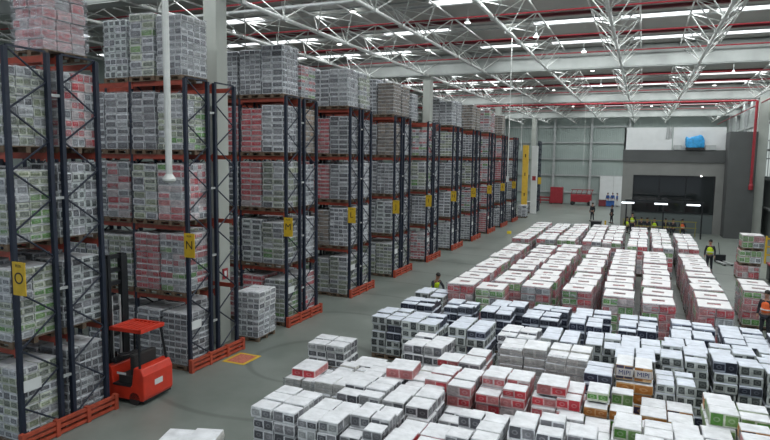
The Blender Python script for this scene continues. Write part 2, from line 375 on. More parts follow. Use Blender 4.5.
# ------------------------------------------------------------------ tissue loads
def stack_mesh(name, w, d, h, nx, ny, nl, sides, top, seed, miss=0.0, cells=(2, 1), lean=0.0, jit=.008, weights=None, uneven=0.0):
    """a pallet's worth of roll packs; origin at bottom centre"""
    r = random.Random(seed); V, F, MI, UV = [], [], [], []
    c = .012
    pw, pd, ph = w/nx, d/ny, h/nl
    drop = set()
    if miss:
        for i in range(nx):
            for j in range(ny):
                if r.random() < miss: drop.add((i, j))
        if len(drop) == nx*ny: drop.pop()
    for l in range(nl):
        ox, oy = r.uniform(-jit, jit) + lean*l/nl, r.uniform(-jit, jit)
        for i in range(nx):
            for j in range(ny):
                if 0 < i < nx-1 and 0 < j < ny-1 and l < nl-2: continue
                if l == nl-1 and (i, j) in drop: continue
                g = .004
                x0, x1 = -w/2+pw*i+g+ox+r.uniform(0, jit), -w/2+pw*(i+1)-g+ox-r.uniform(0, jit)
                y0, y1 = -d/2+pd*j+g+oy+r.uniform(0, jit), -d/2+pd*(j+1)-g+oy-r.uniform(0, jit)
                z0, z1 = ph*l, ph*(l+1) + (r.uniform(-.015-uneven, .012+uneven) if l == nl-1 else -.002)
                mi = r.choices(range(len(sides)), weights)[0]
                cu, cv = 10*len(F) % 997, l*3 + 5
                k = len(V)
                bu = r.uniform(0, .012)
                # three rings on the side (bulging) plus chamfer rings top and bottom
                def ring(z, e):
                    V.extend([(x0-e, y0-e, z), (x1+e, y0-e, z), (x1+e, y1+e, z), (x0-e, y1+e, z)])
                ring(z0, -c); ring(z0+c, 0); ring((z0+z1)/2, bu); ring(z1-c, 0); ring(z1, -c*1.3)
                nn = len(sides)
                for a in range(4):
                    for q in range(4):
                        b = (q+1) % 4
                        F.append((k+a*4+q, k+a*4+b, k+a*4+4+b, k+a*4+4+q))
                        if a in (1, 2):
                            MI.append(mi); v0, v1 = (0, .5) if a == 1 else (.5, 1)
                            nu = cells[0] if q % 2 == 0 else cells[1]
                            u0 = cu + q*3
                            UV.extend([(u0+.001, cv+v0+.001), (u0+nu-.001, cv+v0+.001), (u0+nu-.001, cv+v1-.001), (u0+.001, cv+v1-.001)])
                        else:
                            MI.append(nn); UV.extend([(0, 0)]*4)
                # top with a slightly raised middle
                V.append(((x0+x1)/2+r.uniform(-.03, .03), (y0+y1)/2+r.uniform(-.03, .03), z1+r.uniform(0, .018)))
                t = k+16
                for q in range(4):
                    F.append((t+q, t+(q+1) % 4, k+20)); MI.append(nn); UV.extend([(0, 0)]*3)
    me = bpy.data.meshes.new(name); me.from_pydata(V, [], F)
    for s in sides: me.materials.append(P[s])
    me.materials.append(top)
    me.polygons.foreach_set('material_index', MI)
    ul = me.uv_layers.new(name='UVMap'); flat = [q for p in UV for q in p]; ul.data.foreach_set('uv', flat)
    me.update(); return me

def pallet_mesh(w, d):
    m = MB()
    for i in range(7): x = -w/2 + (w-.09)*i/6; m.box(x, -d/2, .118, x+.09, d/2, .14)
    for y in (-d/2, -.05, d/2-.1):
        m.box(-w/2, y, .096, w/2, y+.1, .118); m.box(-w/2, y, 0, w/2, y+.1, .02)
        for x in (-w/2, -.06, w/2-.12): m.box(x, y, .02, x+.12, y+.1, .096)
    return m.mesh('wooden_pallet', WOOD)

def film_mesh(w, d, h, seed):
    r = random.Random(seed); bm = bmesh.new()
    bmesh.ops.create_cube(bm, size=1)
    bmesh.ops.subdivide_edges(bm, edges=bm.edges[:], cuts=5, use_grid_fill=True)
    for v in bm.verts:
        x, y, z = v.co
        k = 1 + .010*math.sin(z*22+seed) + r.uniform(-.006, .01)
        v.co = (x*(w+.035)*k, y*(d+.035)*k, (z+.5)*(h+.02))
    bmesh.ops.delete(bm, geom=[f for f in bm.faces if abs(f.normal.z) > .9], context='FACES')
    for f in bm.faces: f.smooth = True
    me = bpy.data.meshes.new('stretch_film'); bm.to_mesh(me); bm.free(); me.materials.append(FILM); return me

RW, RD, RH = .88, 1.04, 1.62
PAL_R = pallet_mesh(.92, 1.08); PAL_F = pallet_mesh(1.0, 1.2)
RK = {  # rack load kinds: side materials, weights, words
 'grey': (['grey', 'pale'], [6, 2], 'grey printed'),
 'dark': (['char', 'grey'], [5, 3], 'dark charcoal printed'),
 'pale': (['pale', 'grey'], [6, 2], 'pale silvery wrapped'),
 'red': (['red', 'pink'], [8, 1], 'red printed'),
 'pink': (['pink', 'red', 'pale'], [5, 2, 2], 'pink printed'),
 'green': (['green', 'sage', 'pale'], [1.3, 4, 2], 'green printed'),
 'sage': (['sage', 'pale', 'grey'], [5, 2, 1], 'dull green'),
 'mix': (['pink', 'green', 'pale', 'red'], [4, 1, 3, 2], 'red and green'),
 'brown': (['brown'], [1], 'brown kraft'),
}
RSTK = {}
for k, (sd, wt, wd) in RK.items():
    RSTK[k] = [stack_mesh('pack_stack', RW, RD, RH, *((2, 3, 8) if q else (2, 2, 9)), sd, TOPW, hash_seed, weights=wt, lean=(.02, -.03)[q], jit=.014,
                          cells=((2, 2), (1, 2))[q]) for q, hash_seed in ((0, len(k)*31+5), (1, len(k)*17+9))]
FILMS = [film_mesh(RW, RD, RH, s) for s in (1, 2, 3)]

LOADS = []          # (root, order) of every load, in the order they are made
def rack_load(x, y, z, kind, label, group, film=True, hk=1.0):
    t = thing('tissue_pallet_load', label, 'pallet load', (x+RND.uniform(-.015, .015), y+RND.uniform(-.04, .04), z), 0, group)
    link('wooden_pallet', PAL_R, t)
    s = link('pack_stack', RND.choice(RSTK[kind]), t, (0, 0, .14)); s.scale = (1, 1, hk)
    if RND.random() < .5: s.rotation_euler = (0, 0, math.pi)
    if film:
        f = link('stretch_film', RND.choice(FILMS), t, (0, 0, .14)); f.scale = (1, 1, hk)
    t.name = t.name; LOADS.append(t)
    return t

# ------------------------------------------------------------------ racks
XE = -11.7; BAY = 1.95; LV = [0, 2.15, 4.2, 6.2, 8.25]
ROWY = [9.35 + 5.13*k for k in range(11)]
LET = 'ONMLJIHGFED'
FW = 1.02                                            # frame depth
def up_mesh(top):
    m = MB(); m.box(-.05, -.045, 0, .05, .045, top); m.box(-.08, -.07, 0, .08, .07, .02); return m.mesh('upright_post', NAVY)
UPM = up_mesh(8.3)
def brace_mesh(flip):
    m = MB(); z = .25; s = flip; a = -FW/2+.07; b = FW/2-.07
    m.box(-.02, a, .2, .02, b, .24)
    while z < 8.1:
        p, q = ((a, b) if s else (b, a)); m.bar((0, p, z), (0, q, min(z+.62, 8.3)), .022, 5); z += .62; s = not s
    m.box(-.02, a, 8.3, .02, b, 8.34)
    return m.mesh('bracing', NAVY)
BRM = [brace_mesh(False), brace_mesh(True)]
SPM = MB().box(-.03, -.14, 0, .03, .14, .06).mesh('row_spacer', GMETAL)
def beam_mesh():
    m = MB(); L = BAY-.1
    m.box(-L/2, -.025, -.13, L/2, .025, 0); m.box(-L/2-.0, -.04, -.19, -L/2+.05, .04, .03); m.box(L/2-.05, -.04, -.19, L/2, .04, .03)
    return m.mesh('beam', BEAM)
BMM = beam_mesh()
gm = MB()
for z in (.06, .2, .32): gm.box(-.04, -1.22, z-.035, .04, 1.22, z+.035)
for y in (-1.2, -.4, .4, 1.2): gm.box(-.06, y-.05, 0, .06, y+.05, .38)
GDM = gm.mesh('end_guard', GUARD)
def text_obj(body, size, mat, parent, loc, rot=(math.pi/2, 0, 0), name='letter', bold=0.0, sx=1.0):
    c = bpy.data.curves.new(name, 'FONT'); c.body = body; c.size = size; c.align_x = 'CENTER'; c.align_y = 'CENTER'; c.extrude = .002; c.offset = 0
    c.materials.append(mat); tmp = bpy.data.objects.new(name, c); COL.objects.link(tmp); dg = bpy.context.evaluated_depsgraph_get()
    me = bpy.data.meshes.new_from_object(tmp.evaluated_get(dg)); bpy.data.objects.remove(tmp)
    o = link(name, me, parent, loc); o.rotation_euler = rot; o.scale = (sx, 1, 1); return o

SPEC = {  # row letter: front loads per level (aisle end first), rear loads per level, None for an empty slot
 'O': ([['sage', 'sage'], ['green', 'pale'], ['green', 'pale'], ['sage', 'pale'], [None, None]],
       [['grey', 'grey'], ['dark', 'grey'], ['dark', 'grey'], ['pink', 'pale'], [None, None]]),
 'N': ([['grey', 'grey', 'grey', 'dark'], ['mix', 'red', 'green', 'green', 'sage'], ['mix', 'sage', 'pink', 'dark', 'grey'], ['green', 'grey', 'grey', 'grey', 'grey'], ['pale', 'green', 'dark', None, None]],
       [[None, 'grey'], [None, 'green'], [None, 'pale'], [None, 'grey'], [None, None]]),
 'M': ([['green', 'red', 'red', None], ['green', 'dark', 'sage', 'sage'], ['sage', 'red', 'dark', 'grey'], ['grey', 'red', 'red', 'pale'], ['grey', 'grey', 'grey', 'grey']],
       [['pink', 'grey'], ['pale', 'grey'], ['pale', 'grey'], ['brown', 'pale'], ['mix', 'pale']]),
 'L': ([['sage', 'sage', 'green'], ['grey', 'brown', 'sage'], ['grey', 'red', 'red'], ['grey', 'red', 'pink'], ['pale', 'grey', 'grey']],
       [['green', 'sage'], ['pale', 'grey'], ['pale', 'pale'], ['grey', 'grey'], ['sage', 'pale']]),
 'J': ([['sage', 'sage', 'green'], ['dark', 'dark', 'grey'], ['grey', 'grey', 'grey'], ['brown', 'grey', 'grey'], ['brown', 'grey', 'grey']],
       [['sage', 'grey'], ['grey', 'pale'], ['pale', 'grey'], ['pale', 'pale'], ['brown', 'pale']]),
 'I': ([['pink', 'pink'], ['grey', 'grey'], ['green', 'sage'], ['mix', 'grey'], [None, 'pale', 'grey']],
       [['pale'], ['grey'], ['grey'], [None], [None]]),
 'H': ([['pale', 'sage'], ['grey', 'grey'], ['grey', 'pale'], ['sage', 'grey'], ['pale', 'pale']],
       [['pale'], ['grey'], ['dark'], ['pale'], ['pale']]),
 'G': ([['pale', 'grey'], ['mix', 'red'], ['sage', 'grey'], ['grey', 'grey'], ['brown', 'grey']],
       [['grey'], ['grey'], ['pale'], ['pale'], ['brown']]),
 'F': ([['red', 'red'], ['pink', 'pink'], ['mix', 'pale'], ['mix', 'pink'], ['mix', 'red']],
       [['grey'], ['pink'], ['pale'], ['pink'], ['pink']]),
 'E': ([['grey', 'grey'], ['grey', 'dark'], ['red', 'red'], ['mix', 'pink'], ['brown', 'red']],
       [['grey'], ['grey'], ['red'], ['brown'], [None]]),
 'D': ([['grey', 'dark'], ['grey', 'grey'], ['pale', 'grey'], ['grey', 'grey'], [None, None]],
       [['grey'], ['dark'], ['grey'], ['grey'], [None]]),
}
LEVW = ['floor level', 'first beam level', 'second beam level', 'third beam level', 'open top']
POSW = ['aisle end', 'second in', 'third in', 'fourth in', 'fifth in']
for ri, (L, yc) in enumerate(zip(LET, ROWY)):
    fr, bk = SPEC[L]
    nb = max(1, math.ceil(max(len(a) for a in fr)/2)) + (1 if ri < 5 else 0)
    t = thing('pallet_rack', 'navy and orange double pallet rack with yellow sign %s at its aisle end' % L, 'rack', (0, 0, 0), 0, 'numbered rack rows along the aisle')
    for b in range(nb+1):
        x = XE - BAY*b
        for s in (-1, 1):
            yf = yc + s*.62
            f = link('bracing', BRM[(s > 0)], t, (x, yf, 0))
            for q in (-1, 1): link('upright_post', UPM, f, (0, q*(FW/2-.045), 0))
        if b == 0 or b == 1:
            for z in (1.2, 3.2, 5.2, 7.4): link('row_spacer', SPM, t, (x, yc, z))
    for b in range(nb):
        for z in LV[1:]:
            for s in (-1, 1):
                if s == 1 and b > 1: continue
                for q in (-1, 1): link('beam', BMM, t, (XE-BAY*(b+.5), yc + s*.62 + q*(FW/2-.045), z))
    link('end_guard', GDM, t, (XE+.14, yc, 0))
    # yellow row sign, facing down the hall towards the entrance
    s = MB().box(-.18, -.012, -.34, .18, .012, .34).build('row_sign', YEL, t); s.location = (XE+(.3 if L == 'O' else .16), yc-1.13-.08, 3.68)
    text_obj(L, .34, BLACK, s, (0, -.014, .0), bold=.008)
    text_obj('RUA', .085, BLACK, s, (0, -.014, .26), name='small_word', bold=.002)
    pl = MB().box(-.006, -.2, -.12, .006, .2, .12).build('load_plate', WPAN, t); pl.location = (XE+.06, yc-.86, 1.33)
    # loads
    for side, tab, yl in (('near', fr, yc-.62), ('far', bk, yc+.62)):
        for lv, lst in enumerate(tab):
            for i, k in enumerate(lst):
                if not k: continue
                b, h_ = divmod(i, 2)
                x = XE - BAY*b - .05 - .475 - h_*.93
                lab = '%s load, %s, %s, %s side of rack %s' % (RK[k][2], LEVW[lv], POSW[i], side, L)
                rack_load(x, yl, LV[lv]+(.0 if lv else 0), k, lab, 'tissue loads in the racks', hk=RND.uniform(.93, 1.03) if lv < 4 else (.72 if (L == 'M' and side == 'far') else RND.uniform(.95, 1.1)))
# the tall pink load standing on top of rack O
t = thing('tissue_pallet_load', 'tall blotchy pink shrink-wrapped load alone on top of rack O', 'pallet load', (-12.2, 9.72, 8.25), 0, 'tissue loads in the racks')
link('wooden_pallet', PAL_R, t)
s = link('pack_stack', stack_mesh('pack_stack', .86, 1.1, 2.0, 2, 3, 9, ['rose', 'pink'], TOPW, 77, weights=[6, 1], jit=.03), t, (0, 0, .14))
for q in range(2): link('stretch_film', film_mesh(.87+.03*q, 1.11+.03*q, 2.0, 8+q), t, (0, 0, .14))

# one load standing on the floor beside rack N's rear edge
PAL_B = PAL_R
t = thing('tissue_pallet_load', 'round-shouldered white-topped grey load on the floor beside rack N', 'pallet load', (-12.0, 17.0, 0), .06)
link('wooden_pallet', PAL_R, t); link('pack_stack', stack_mesh('pack_stack', .9, 1.1, 1.55, 2, 3, 8, ['pale', 'grey'], TOPW, 5, weights=[3, 2], jit=.02, lean=.07), t, (0, 0, .14))
link('stretch_film', film_mesh(.92, 1.12, 1.57, 3), t, (0, 0, .14))

# ------------------------------------------------------------------ floor loads
FK = {
 'mred': (['red', 'pink', 'green', 'pale'], [6, 3, 1.2, 1], TOPR, 'red'),
 'mgreen': (['green', 'red', 'pink', 'pale'], [4, 3, 3, 1], TOPR, 'red and green'),
 'fred': (['red', 'pink', 'green', 'pale'], [5, 4, 1, 1], SHEET, 'red'),
 'navy': (['navy'], [1], TOPB, 'navy'),
 'square': (['char', 'navy'], [6, 1], TOPB, 'charcoal square print'),
 'grey': (['grey', 'pale'], [6, 2], TOPW, 'grey printed'),
 'pale': (['cream'], [1], TOPW, 'off-white'),
 'redw': (['red', 'pale', 'pink'], [7, 1, 2], TOPW, 'red and white'),
 'greenw': (['green', 'orange'], [4, 1], TOPW, 'green and orange'),
 'orange': (['orange', 'navy'], [5, 2], TOPW, 'orange and navy'),
 'mixw': (['grey', 'orange', 'green', 'pale', 'red'], [4, 1, 1, 2, .7], TOPW, 'mixed grey'),
}
CACHE = {}
def fstack(kind, w, d, h, miss, q):
    key = (kind, w, d, h, miss, q)
    if key not in CACHE:
        sd, wt, top, _ = FK[kind]
        nx, ny = (2, 3) if q % 2 == 0 else (2, 2)
        if w < .8: nx = 1
        nl = max(2, round(h/(.235 if kind[0] != 'm' or kind == 'mixw' else .27)))
        CACHE[key] = stack_mesh('pack_stack', w, d, h, nx, ny, nl, sd, top, q*13+len(kind)*7+int(h*100), miss=miss, weights=wt, cells=(2, 2), jit=.018 if kind[0] == 'm' and kind != 'mixw' else .028, uneven=0 if kind[:2] in ('mr', 'mg') else (.012 if kind == 'fred' else .035))
    return CACHE[key]
def floor_load(x0, y0, kind, h, label, group, w=1.0, d=1.2, miss=0.0, q=None, film=False, rz=None, z=0.0, cover=False, pal=True):
    q = RND.randrange(4) if q is None else q
    t = thing('tissue_pallet_load', label, 'pallet load', (x0+w/2, y0+d/2, z), RND.uniform(-.035, .035) if rz is None else rz, group)
    if pal: p = link('wooden_pallet', PAL_F, t); p.scale = (w*.98, d/1.2*.98, 1)
    b = .14 if pal else 0
    st = link('pack_stack', fstack(kind, w, d, round(h-b-(.03 if cover else 0), 2), miss, q), t, (0, 0, b))
    if cover:
        cv = link('top_sheet', COVERS[q % 2], t, (RND.uniform(-.02, .02), 0, h-.03)); cv.scale = (w, d/1.2, 1); cv.rotation_euler = (RND.uniform(-.012, .012), RND.uniform(-.015, .015), RND.uniform(-.05, .05))
    if film: f = link('stretch_film', FILM1, t, (0, 0, b)); f.scale = (w, d, h-b)
    LOADS.append(t)
    return t
def cover_mesh(hole):
    m = MB(); a, b = .475, .56
    if hole:
        hx, y0, y1 = .20, -.13, .15
        m.box(-a, -b, 0, a, y0, .035); m.box(-a, y1, 0, a, b, .035); m.box(-a, y0, 0, -hx, y1, .035); m.box(hx, y0, 0, a, y1, .035)
    else:
        m.box(-a, -b, 0, -.01, b, .035); m.box(.01, -b, 0, a, b, .03)
    return m.mesh('top_sheet', SHEET)
COVERS = [cover_mesh(True), cover_mesh(True)]
FILM1 = film_mesh(1, 1, 1, 4)
ORD = ['first', 'second', 'third', 'fourth', 'fifth', 'sixth', 'seventh', 'eighth', 'ninth', 'tenth', 'eleventh', 'twelfth', 'thirteenth']
# middle block: columns of red loads under white sheets (x of left edge, y of the front)
mid = [(-6.42, 21.0, 9), (-5.3, 20.9, 9), (-3.8, 21.7, 9), (-2.35, 21.7, 9), (-1.08, 21.5, 9), (.22, 21.2, 9), (1.85, 21.3, 9)]
for ci, (x, y, n) in enumerate(mid):
    lean = (-.02, -.01, .0, .0, .01, .01, .01)[ci]
    for r in range(n):
        kind = 'mgreen' if (r == 0 and ci in (1, 2, 4)) or RND.random() < .15 else 'mred'
        floor_load(x + RND.uniform(-.05, .05) + (0.35 if ci == 1 and r > 0 else 0) - (0.0 if ci else .0), y + r*1.36, kind, 1.62 + RND.uniform(-.05, .04),
                   'white-sheeted %s load, %s from front, %s column of red block' % (FK[kind][3], ORD[r], ORD[ci]), 'red loads in the middle block', cover=True, film=True)
far = [(-6.82, 35.1), (-5.5, 35.3), (-4.28, 35.3), (-3.0, 35.5), (-1.9, 35.6), (-.52, 34.8), (.68, 34.6), (1.98, 34.9)]
for ci, (x, y) in enumerate(far):
    for r in range((8, 8, 8, 8, 8, 8, 8, 6)[ci]):
        t = floor_load(x + RND.uniform(-.04, .04), y + r*1.24, 'fred', 1.64 + RND.uniform(-.03, .03), 'flat white-topped load, %s from front, %s column of the far block' % (ORD[r], ORD[ci]),
                   'white-topped loads in the far block', film=True)

# loads at the right of the red block
floor_load(3.7, 25.6, 'mgreen', 1.45, 'white-sheeted red and green load at the right, behind the orange vest', None, cover=True, film=True, w=1.15)
floor_load(3.8, 27.2, 'mred', 1.4, 'red load behind the right-hand red and green load', None, cover=True, film=True)
for k, (kd, wd) in enumerate((('mred', 'bottom red load'), ('mgreen', 'middle green load'), ('mgreen', 'top green load'))):
    floor_load(4.85 + .06*k, 36.2, kd, .80, '%s of the three stacked beside the yellow rail' % wd, 'three loads stacked at the right', film=True, z=.80*k, cover=(k == 2))

# nearer rows: (x, y, w, d, h, kind, words)
ROWS = []
def row(name, lst):
    for i, a in enumerate(lst): ROWS.append((name, i, len(lst)) + a)
row('front line of navy loads', [(-7.35, 18.75, 1.15, 1.1, 1.34, 'navy'), (-5.85, 18.8, 1.0, 1.05, 1.36, 'navy'), (-4.55, 18.55, .98, 1.05, 1.38, 'navy'), (-3.2, 18.55, 1.1, 1.05, 1.36, 'navy'),
    (-1.8, 18.35, .95, 1.05, 1.38, 'navy'), (-.45, 18.3, 1.05, 1.05, 1.36, 'navy'), (.97, 18.05, 1.1, 1.05, 1.4, 'navy'), (2.25, 18.0, 1.1, 1.05, 1.38, 'navy'), (3.5, 17.9, 1.1, 1.05, 1.36, 'navy')])
row('rear line of navy loads', [(-7.45, 20.3, 1.1, 1.2, 1.3, 'square'), (-4.5, 19.7, 1.15, 1.0, 1.34, 'navy'), (-3.1, 19.75, 1.15, .95, 1.34, 'navy'), (-1.75, 19.55, 1.1, 1.0, 1.36, 'navy'),
    (-.42, 19.5, 1.1, 1.0, 1.34, 'navy'), (1.0, 19.25, 1.15, 1.0, 1.36, 'navy'), (2.3, 19.2, 1.1, 1.0, 1.36, 'navy'), (3.5, 19.1, 1.1, 1.0, 1.34, 'navy')])
row('line of charcoal loads before the navy ones', [(-7.5, 16.75, 1.0, 1.25, 1.32, 'square'), (-6.4, 16.45, 1.1, 1.25, 1.34, 'square'), (-4.9, 16.35, 1.1, 1.3, 1.36, 'square'), (-3.5, 16.45, 1.05, 1.25, 1.34, 'grey'),
    (-2.3, 16.4, .95, 1.25, 1.36, 'square'), (-1.22, 16.5, .9, 1.25, 1.34, 'square'), (-.3, 16.4, 1.0, 1.2, 1.4, 'square')])
row('tall charcoal line at the right', [(.62, 15.1, 1.0, 1.25, 1.68, 'square'), (1.68, 15.1, 1.0, 1.25, 1.68, 'square'), (2.72, 15.1, 1.0, 1.25, 1.6, 'square'), (-.42, 15.25, .95, 1.1, 1.5, 'square')])
row('line behind the tall charcoal loads', [(.75, 16.5, 1.0, 1.2, 1.5, 'square'), (1.8, 16.4, 1.0, 1.2, 1.5, 'square'), (2.9, 16.4, 1.0, 1.2, 1.5, 'square')])
row('third line from the front', [(-8.82, 15.1, 1.2, .95, .75, 'grey'), (-5.6, 14.55, 1.1, 1.15, 1.28, 'grey'), (-4.25, 13.4, 1.05, 1.2, 1.48, 'redw'), (-3.15, 14.95, 1.2, 1.0, 1.46, 'pale'), (-1.95, 14.85, 1.0, 1.15, 1.45, 'pale'),
    (-.98, 13.75, .6, .95, 1.5, 'navy'), (-.34, 13.95, .78, .95, 1.36, 'orange'), (.48, 13.9, .8, 1.0, 1.45, 'square')])
row('second line behind the plateau', [(-5.35, 13.0, 1.0, 1.1, 1.0, 'pale'), (-6.5, 13.2, 1.05, 1.2, .75, 'grey'), (-4.15, 12.05, 1.05, 1.2, 1.42, 'redw'), (-3.02, 12.2, 1.05, 1.25, 1.48, 'redw'), (-1.9, 12.35, 1.0, 1.2, 1.35, 'redw'), (-.85, 12.4, .95, 1.2, 1.3, 'greenw'), (.2, 12.7, 1.0, 1.1, 1.15, 'orange'), (1.35, 12.4, 1.05, 1.2, 1.5, 'greenw'), (2.5, 12.4, 1.0, 1.2, 1.4, 'mixw')])
row('low plateau at the left front', [(-5.6, 10.75, 1.0, 1.1, 1.4, 'grey'), (-4.57, 10.7, 1.0, 1.1, 1.38, 'grey'), (-5.6, 11.9, 1.0, 1.05, 1.36, 'grey'), (-4.57, 11.85, .9, .1+.9, 1.3, 'grey'), (-6.65, 11.6, 1.0, 1.15, 1.1, 'pale'), (-7.6, 11.9, .9, 1.1, .95, 'pale'), (-6.75, 12.85, .9, .95, .95, 'pale')])
row('second line from the picture bottom', [(-3.5, 10.75, 1.0, 1.15, .98, 'grey'), (-2.4, 10.95, 1.0, 1.15, .98, 'grey'), (-1.32, 11.1, 1.0, 1.15, 1.15, 'mixw'), (-.28, 11.15, 1.0, 1.15, 1.45, 'mixw'), (.75, 11.2, 1.0, 1.15, 1.3, 'grey'), (1.8, 11.1, 1.0, 1.15, 1.5, 'mixw')])
row('line at the picture bottom', [(-6.6, 9.2, .95, 1.15, 1.48, 'grey'), (-5.6, 9.2, .82, 1.1, 1.46, 'grey'), (-4.74, 9.25, .8, 1.1, 1.48, 'grey'), (-3.9, 9.2, .95, 1.15, 1.3, 'redw'), (-2.9, 9.5, .9, 1.15, 1.55, 'grey'), (-1.95, 9.75, .95, 1.15, 1.6, 'grey'), (-.95, 9.8, 1.0, 1.15, 1.5, 'mixw'), (.1, 9.85, 1.0, 1.15, 1.45, 'grey'), (1.15, 9.85, 1.0, 1.15, 1.4, 'mixw')])
for (nm, i, n, x, y, w, d, h, kind) in ROWS:
    big = 'bottom' in nm or 'plateau' in nm or 'third' in nm
    miss = (.1 if kind == 'redw' else .34) if (big and kind in ('mixw', 'greenw', 'redw')) else (.16 if nm.endswith('bottom') else 0)
    floor_load(x, y, kind, h, '%s load, %s in the %s' % (FK[kind][3], ORD[i], nm), 'mixed loads in the near block',
               w=w, d=d, miss=miss, film=(kind in ('pale',)))
t = thing('tissue_pallet_load', 'white-wrapped round-topped load alone at the bottom edge of the picture', 'pallet load', (-6.75, 7.45, 0), .3)
link('wooden_pallet', PAL_F, t); link('pack_stack', fstack('pale', 1.0, 1.2, 1.34, 0, 1), t, (0, 0, .14))
bm = bmesh.new(); bmesh.ops.create_uvsphere(bm, u_segments=24, v_segments=14, radius=1)
for v in bm.verts:
    f = lambda a: math.copysign(abs(a)**.45, a)
    v.co = (f(v.co.x)*.56, f(v.co.y)*.66, f(v.co.z)*.72+.75)
for f in bm.faces: f.smooth = True
me = bpy.data.meshes.new('white_wrap'); bm.to_mesh(me); bm.free(); me.materials.append(TOPW); link('white_wrap', me, t)

# single packs lying on top of the loads
def pack(x, y, z, w, d, h, side, top, label, rz=0.0, logo=None):
    o = link('tissue_pack', stack_mesh('tissue_pack', w, d, h, 1, 1, 1, [side], top, int(abs(x*100)), cells=(2, 1)), None, (x, y, z)); o.rotation_euler = (0, 0, rz)
    tag(o, label, 'pack'); return o
pack(-6.2, 13.75, .76, .75, .7, .22, 'grey', TOPW, 'loose grey pack lying on the low load beside the grey three-tier load')
pack(-4.75, 12.4, 1.33, .62, .7, .22, 'red', TOPW, 'loose red pack lying behind the grey plateau of loads', .08)
pack(-7.2, 12.45, .96, .62, .75, .22, 'red', TOPW, 'loose red pack at the left end of the low white loads', .05)
pack(-.6, 12.9, 1.31, .42, .6, .2, 'green', TOPW, 'loose green-sided pack in front of the orange packs')
pack(-1.5, 12.75, 1.36, .6, .7, .24, 'red', TOPW, 'loose red and white pack right of the red-sided loads')
# orange packs with the blue word on them
for i, x in enumerate((-.14, .24)):
    o = pack(x, 14.36, 1.38, .37, .76, .34, 'orange', TOPW, ('left' if i == 0 else 'right') + ' orange pack lettered MIPI in blue, high on the orange load')
    text_obj('MIPI', .145, base_mat('dark_blue_ink', (.01, .02, .14), .5), o, (0, -.402, .17), name='printed_word', bold=.01)
    pb = MB().box(-.17, -.397, .09, .17, -.386, .26).build('print_band', base_mat('pale_ink', (.55, .52, .5), .5), o)

# ------------------------------------------------------------------ floor markings
t = MB().box(-.40, -.46, 0, .40, .46, .004).build('floor_marking', YEL); t.location = (-11.02, 14.9, .001)
MB().box(-.30, -.36, .004, .30, .36, .006).build('red_field', base_mat('worn_red_paint', (.40, .12, .08), .7, noise=.35, nscale=14), t)
tag(t, 'red square with yellow border painted on the floor beside rack N', 'floor marking')

# ------------------------------------------------------------------ reach truck
t = thing('reach_truck', 'red reach truck with black mast parked between racks O and N', 'forklift', (-11.66, 11.42, 0), .05); t.scale = (.95, .95, .95)
# local: +x is the rear (towards the main aisle), mast on -x
m = MB(); m.prism([(-.62, .12), (.62, .12), (.66, .22), (.66, .8), (.58, .98), (.34, 1.0), (.26, .5), (-.34, .5), (-.4, .95), (-.62, .95)], -.56, .56)
m.build('body', RED, t, bevel=.03)
m = MB(); m.box(-.5, -.52, .08, .62, .52, .14); m.build('chassis_skirt', BLACKM, t)
MB().box(-.36, -.57, .46, .24, .57, .52).build('operator_bay_panel', BLACK, t, bevel=.02)
st = MB(); st.box(-.22, -.5, .5, .24, .48, .74); st.box(.10, -.42, .7, .26, .4, 1.28); st.box(-.1, .3, .7, .1, .45, 1.0); st.build('seat', RUB, t, bevel=.03)
m = MB(); m.box(-.5, -.45, 1.0, -.34, .45, 1.12); m.build('dashboard', BLACK, t, bevel=.02)
sw = MB(); sw.lathe([(.13, 0), (.15, .02), (.13, .04)], -.26, -.25, 14); sw.bar((-.26, -.25, -.14), (-.26, -.25, .02), .02, 6); o = sw.build('steering_wheel', BLACK, t); o.location = (0, 0, 1.18)
for (x, y) in ((-.58, -.5), (-.58, .5), (.5, -.5), (.5, .5)):
    MB().bar((x, y, .98), (x*.82, y*.8, 1.92), .035, 8).build('guard_post', BLACKM, t)
m = MB()
for x in (-.5, .46): m.box(x-.05, -.44, 1.88, x+.05, .44, 1.98)
for y in (-.55, .5): m.box(-.52, y*.8-.0, 1.88, .5, y*.8+.07, 1.98)
for k in range(7): x = -.42+k*.14; m.box(x-.018, -.42, 1.9, x+.018, .42, 1.96)
m.build('overhead_guard', RED, t, bevel=.01)
for s in (-1, 1):
    m = MB(); m.box(-.82, s*.36-.07, .1, -.68, s*.36+.07, 3.75); m.box(-.80, s*.24-.05, .2, -.66, s*.24+.05, 3.85); m.build('mast_rail', BLACKM, t)
    m = MB(); m.bar((-.72, s*.14, .3), (-.72, s*.14, 2.7), .035, 8); m.build('lift_cylinder', GMETAL, t)
    m = MB(); m.box(-2.0, s*.46-.07, .04, -.5, s*.46+.07, .22); m.build('support_leg', BLACKM, t)
    m = MB(); m.bar((-1.85, s*.46-.05, .1), (-1.85, s*.46+.05, .1), .1, 14); m.build('load_wheel', RUB, t)
    m = MB(); m.box(-2.0, s*.22-.06, .2, -.9, s*.22+.06, .25); m.build('fork', BLACKM, t)
for z in (.5, 1.6, 2.3, 3.0, 3.35, 3.72):
    MB().box(-.84, -.42, z, -.7, .42, z+.1).build('mast_crossbar', BLACKM, t)
m = MB(); m.box(-.95, -.36, .18, -.85, .36, .3); m.box(-.95, -.36, .6, -.85, .36, .7)
for y in (-.3, -.1, .1, .3): m.box(-.95, y-.02, .3, -.85, y+.02, 1.1)
m.build('fork_carriage', BLACKM, t)
MB().bar((.35, -.56, .17), (.35, -.50, .17), .17, 18).build('drive_wheel', RUB, t)
MB().box(.662, -.15, .45, .668, .15, .6).build('warning_label', WPAN, t)
MB().box(-.2, -.567, .78, .1, -.561, .84).build('side_label', WPAN, t)

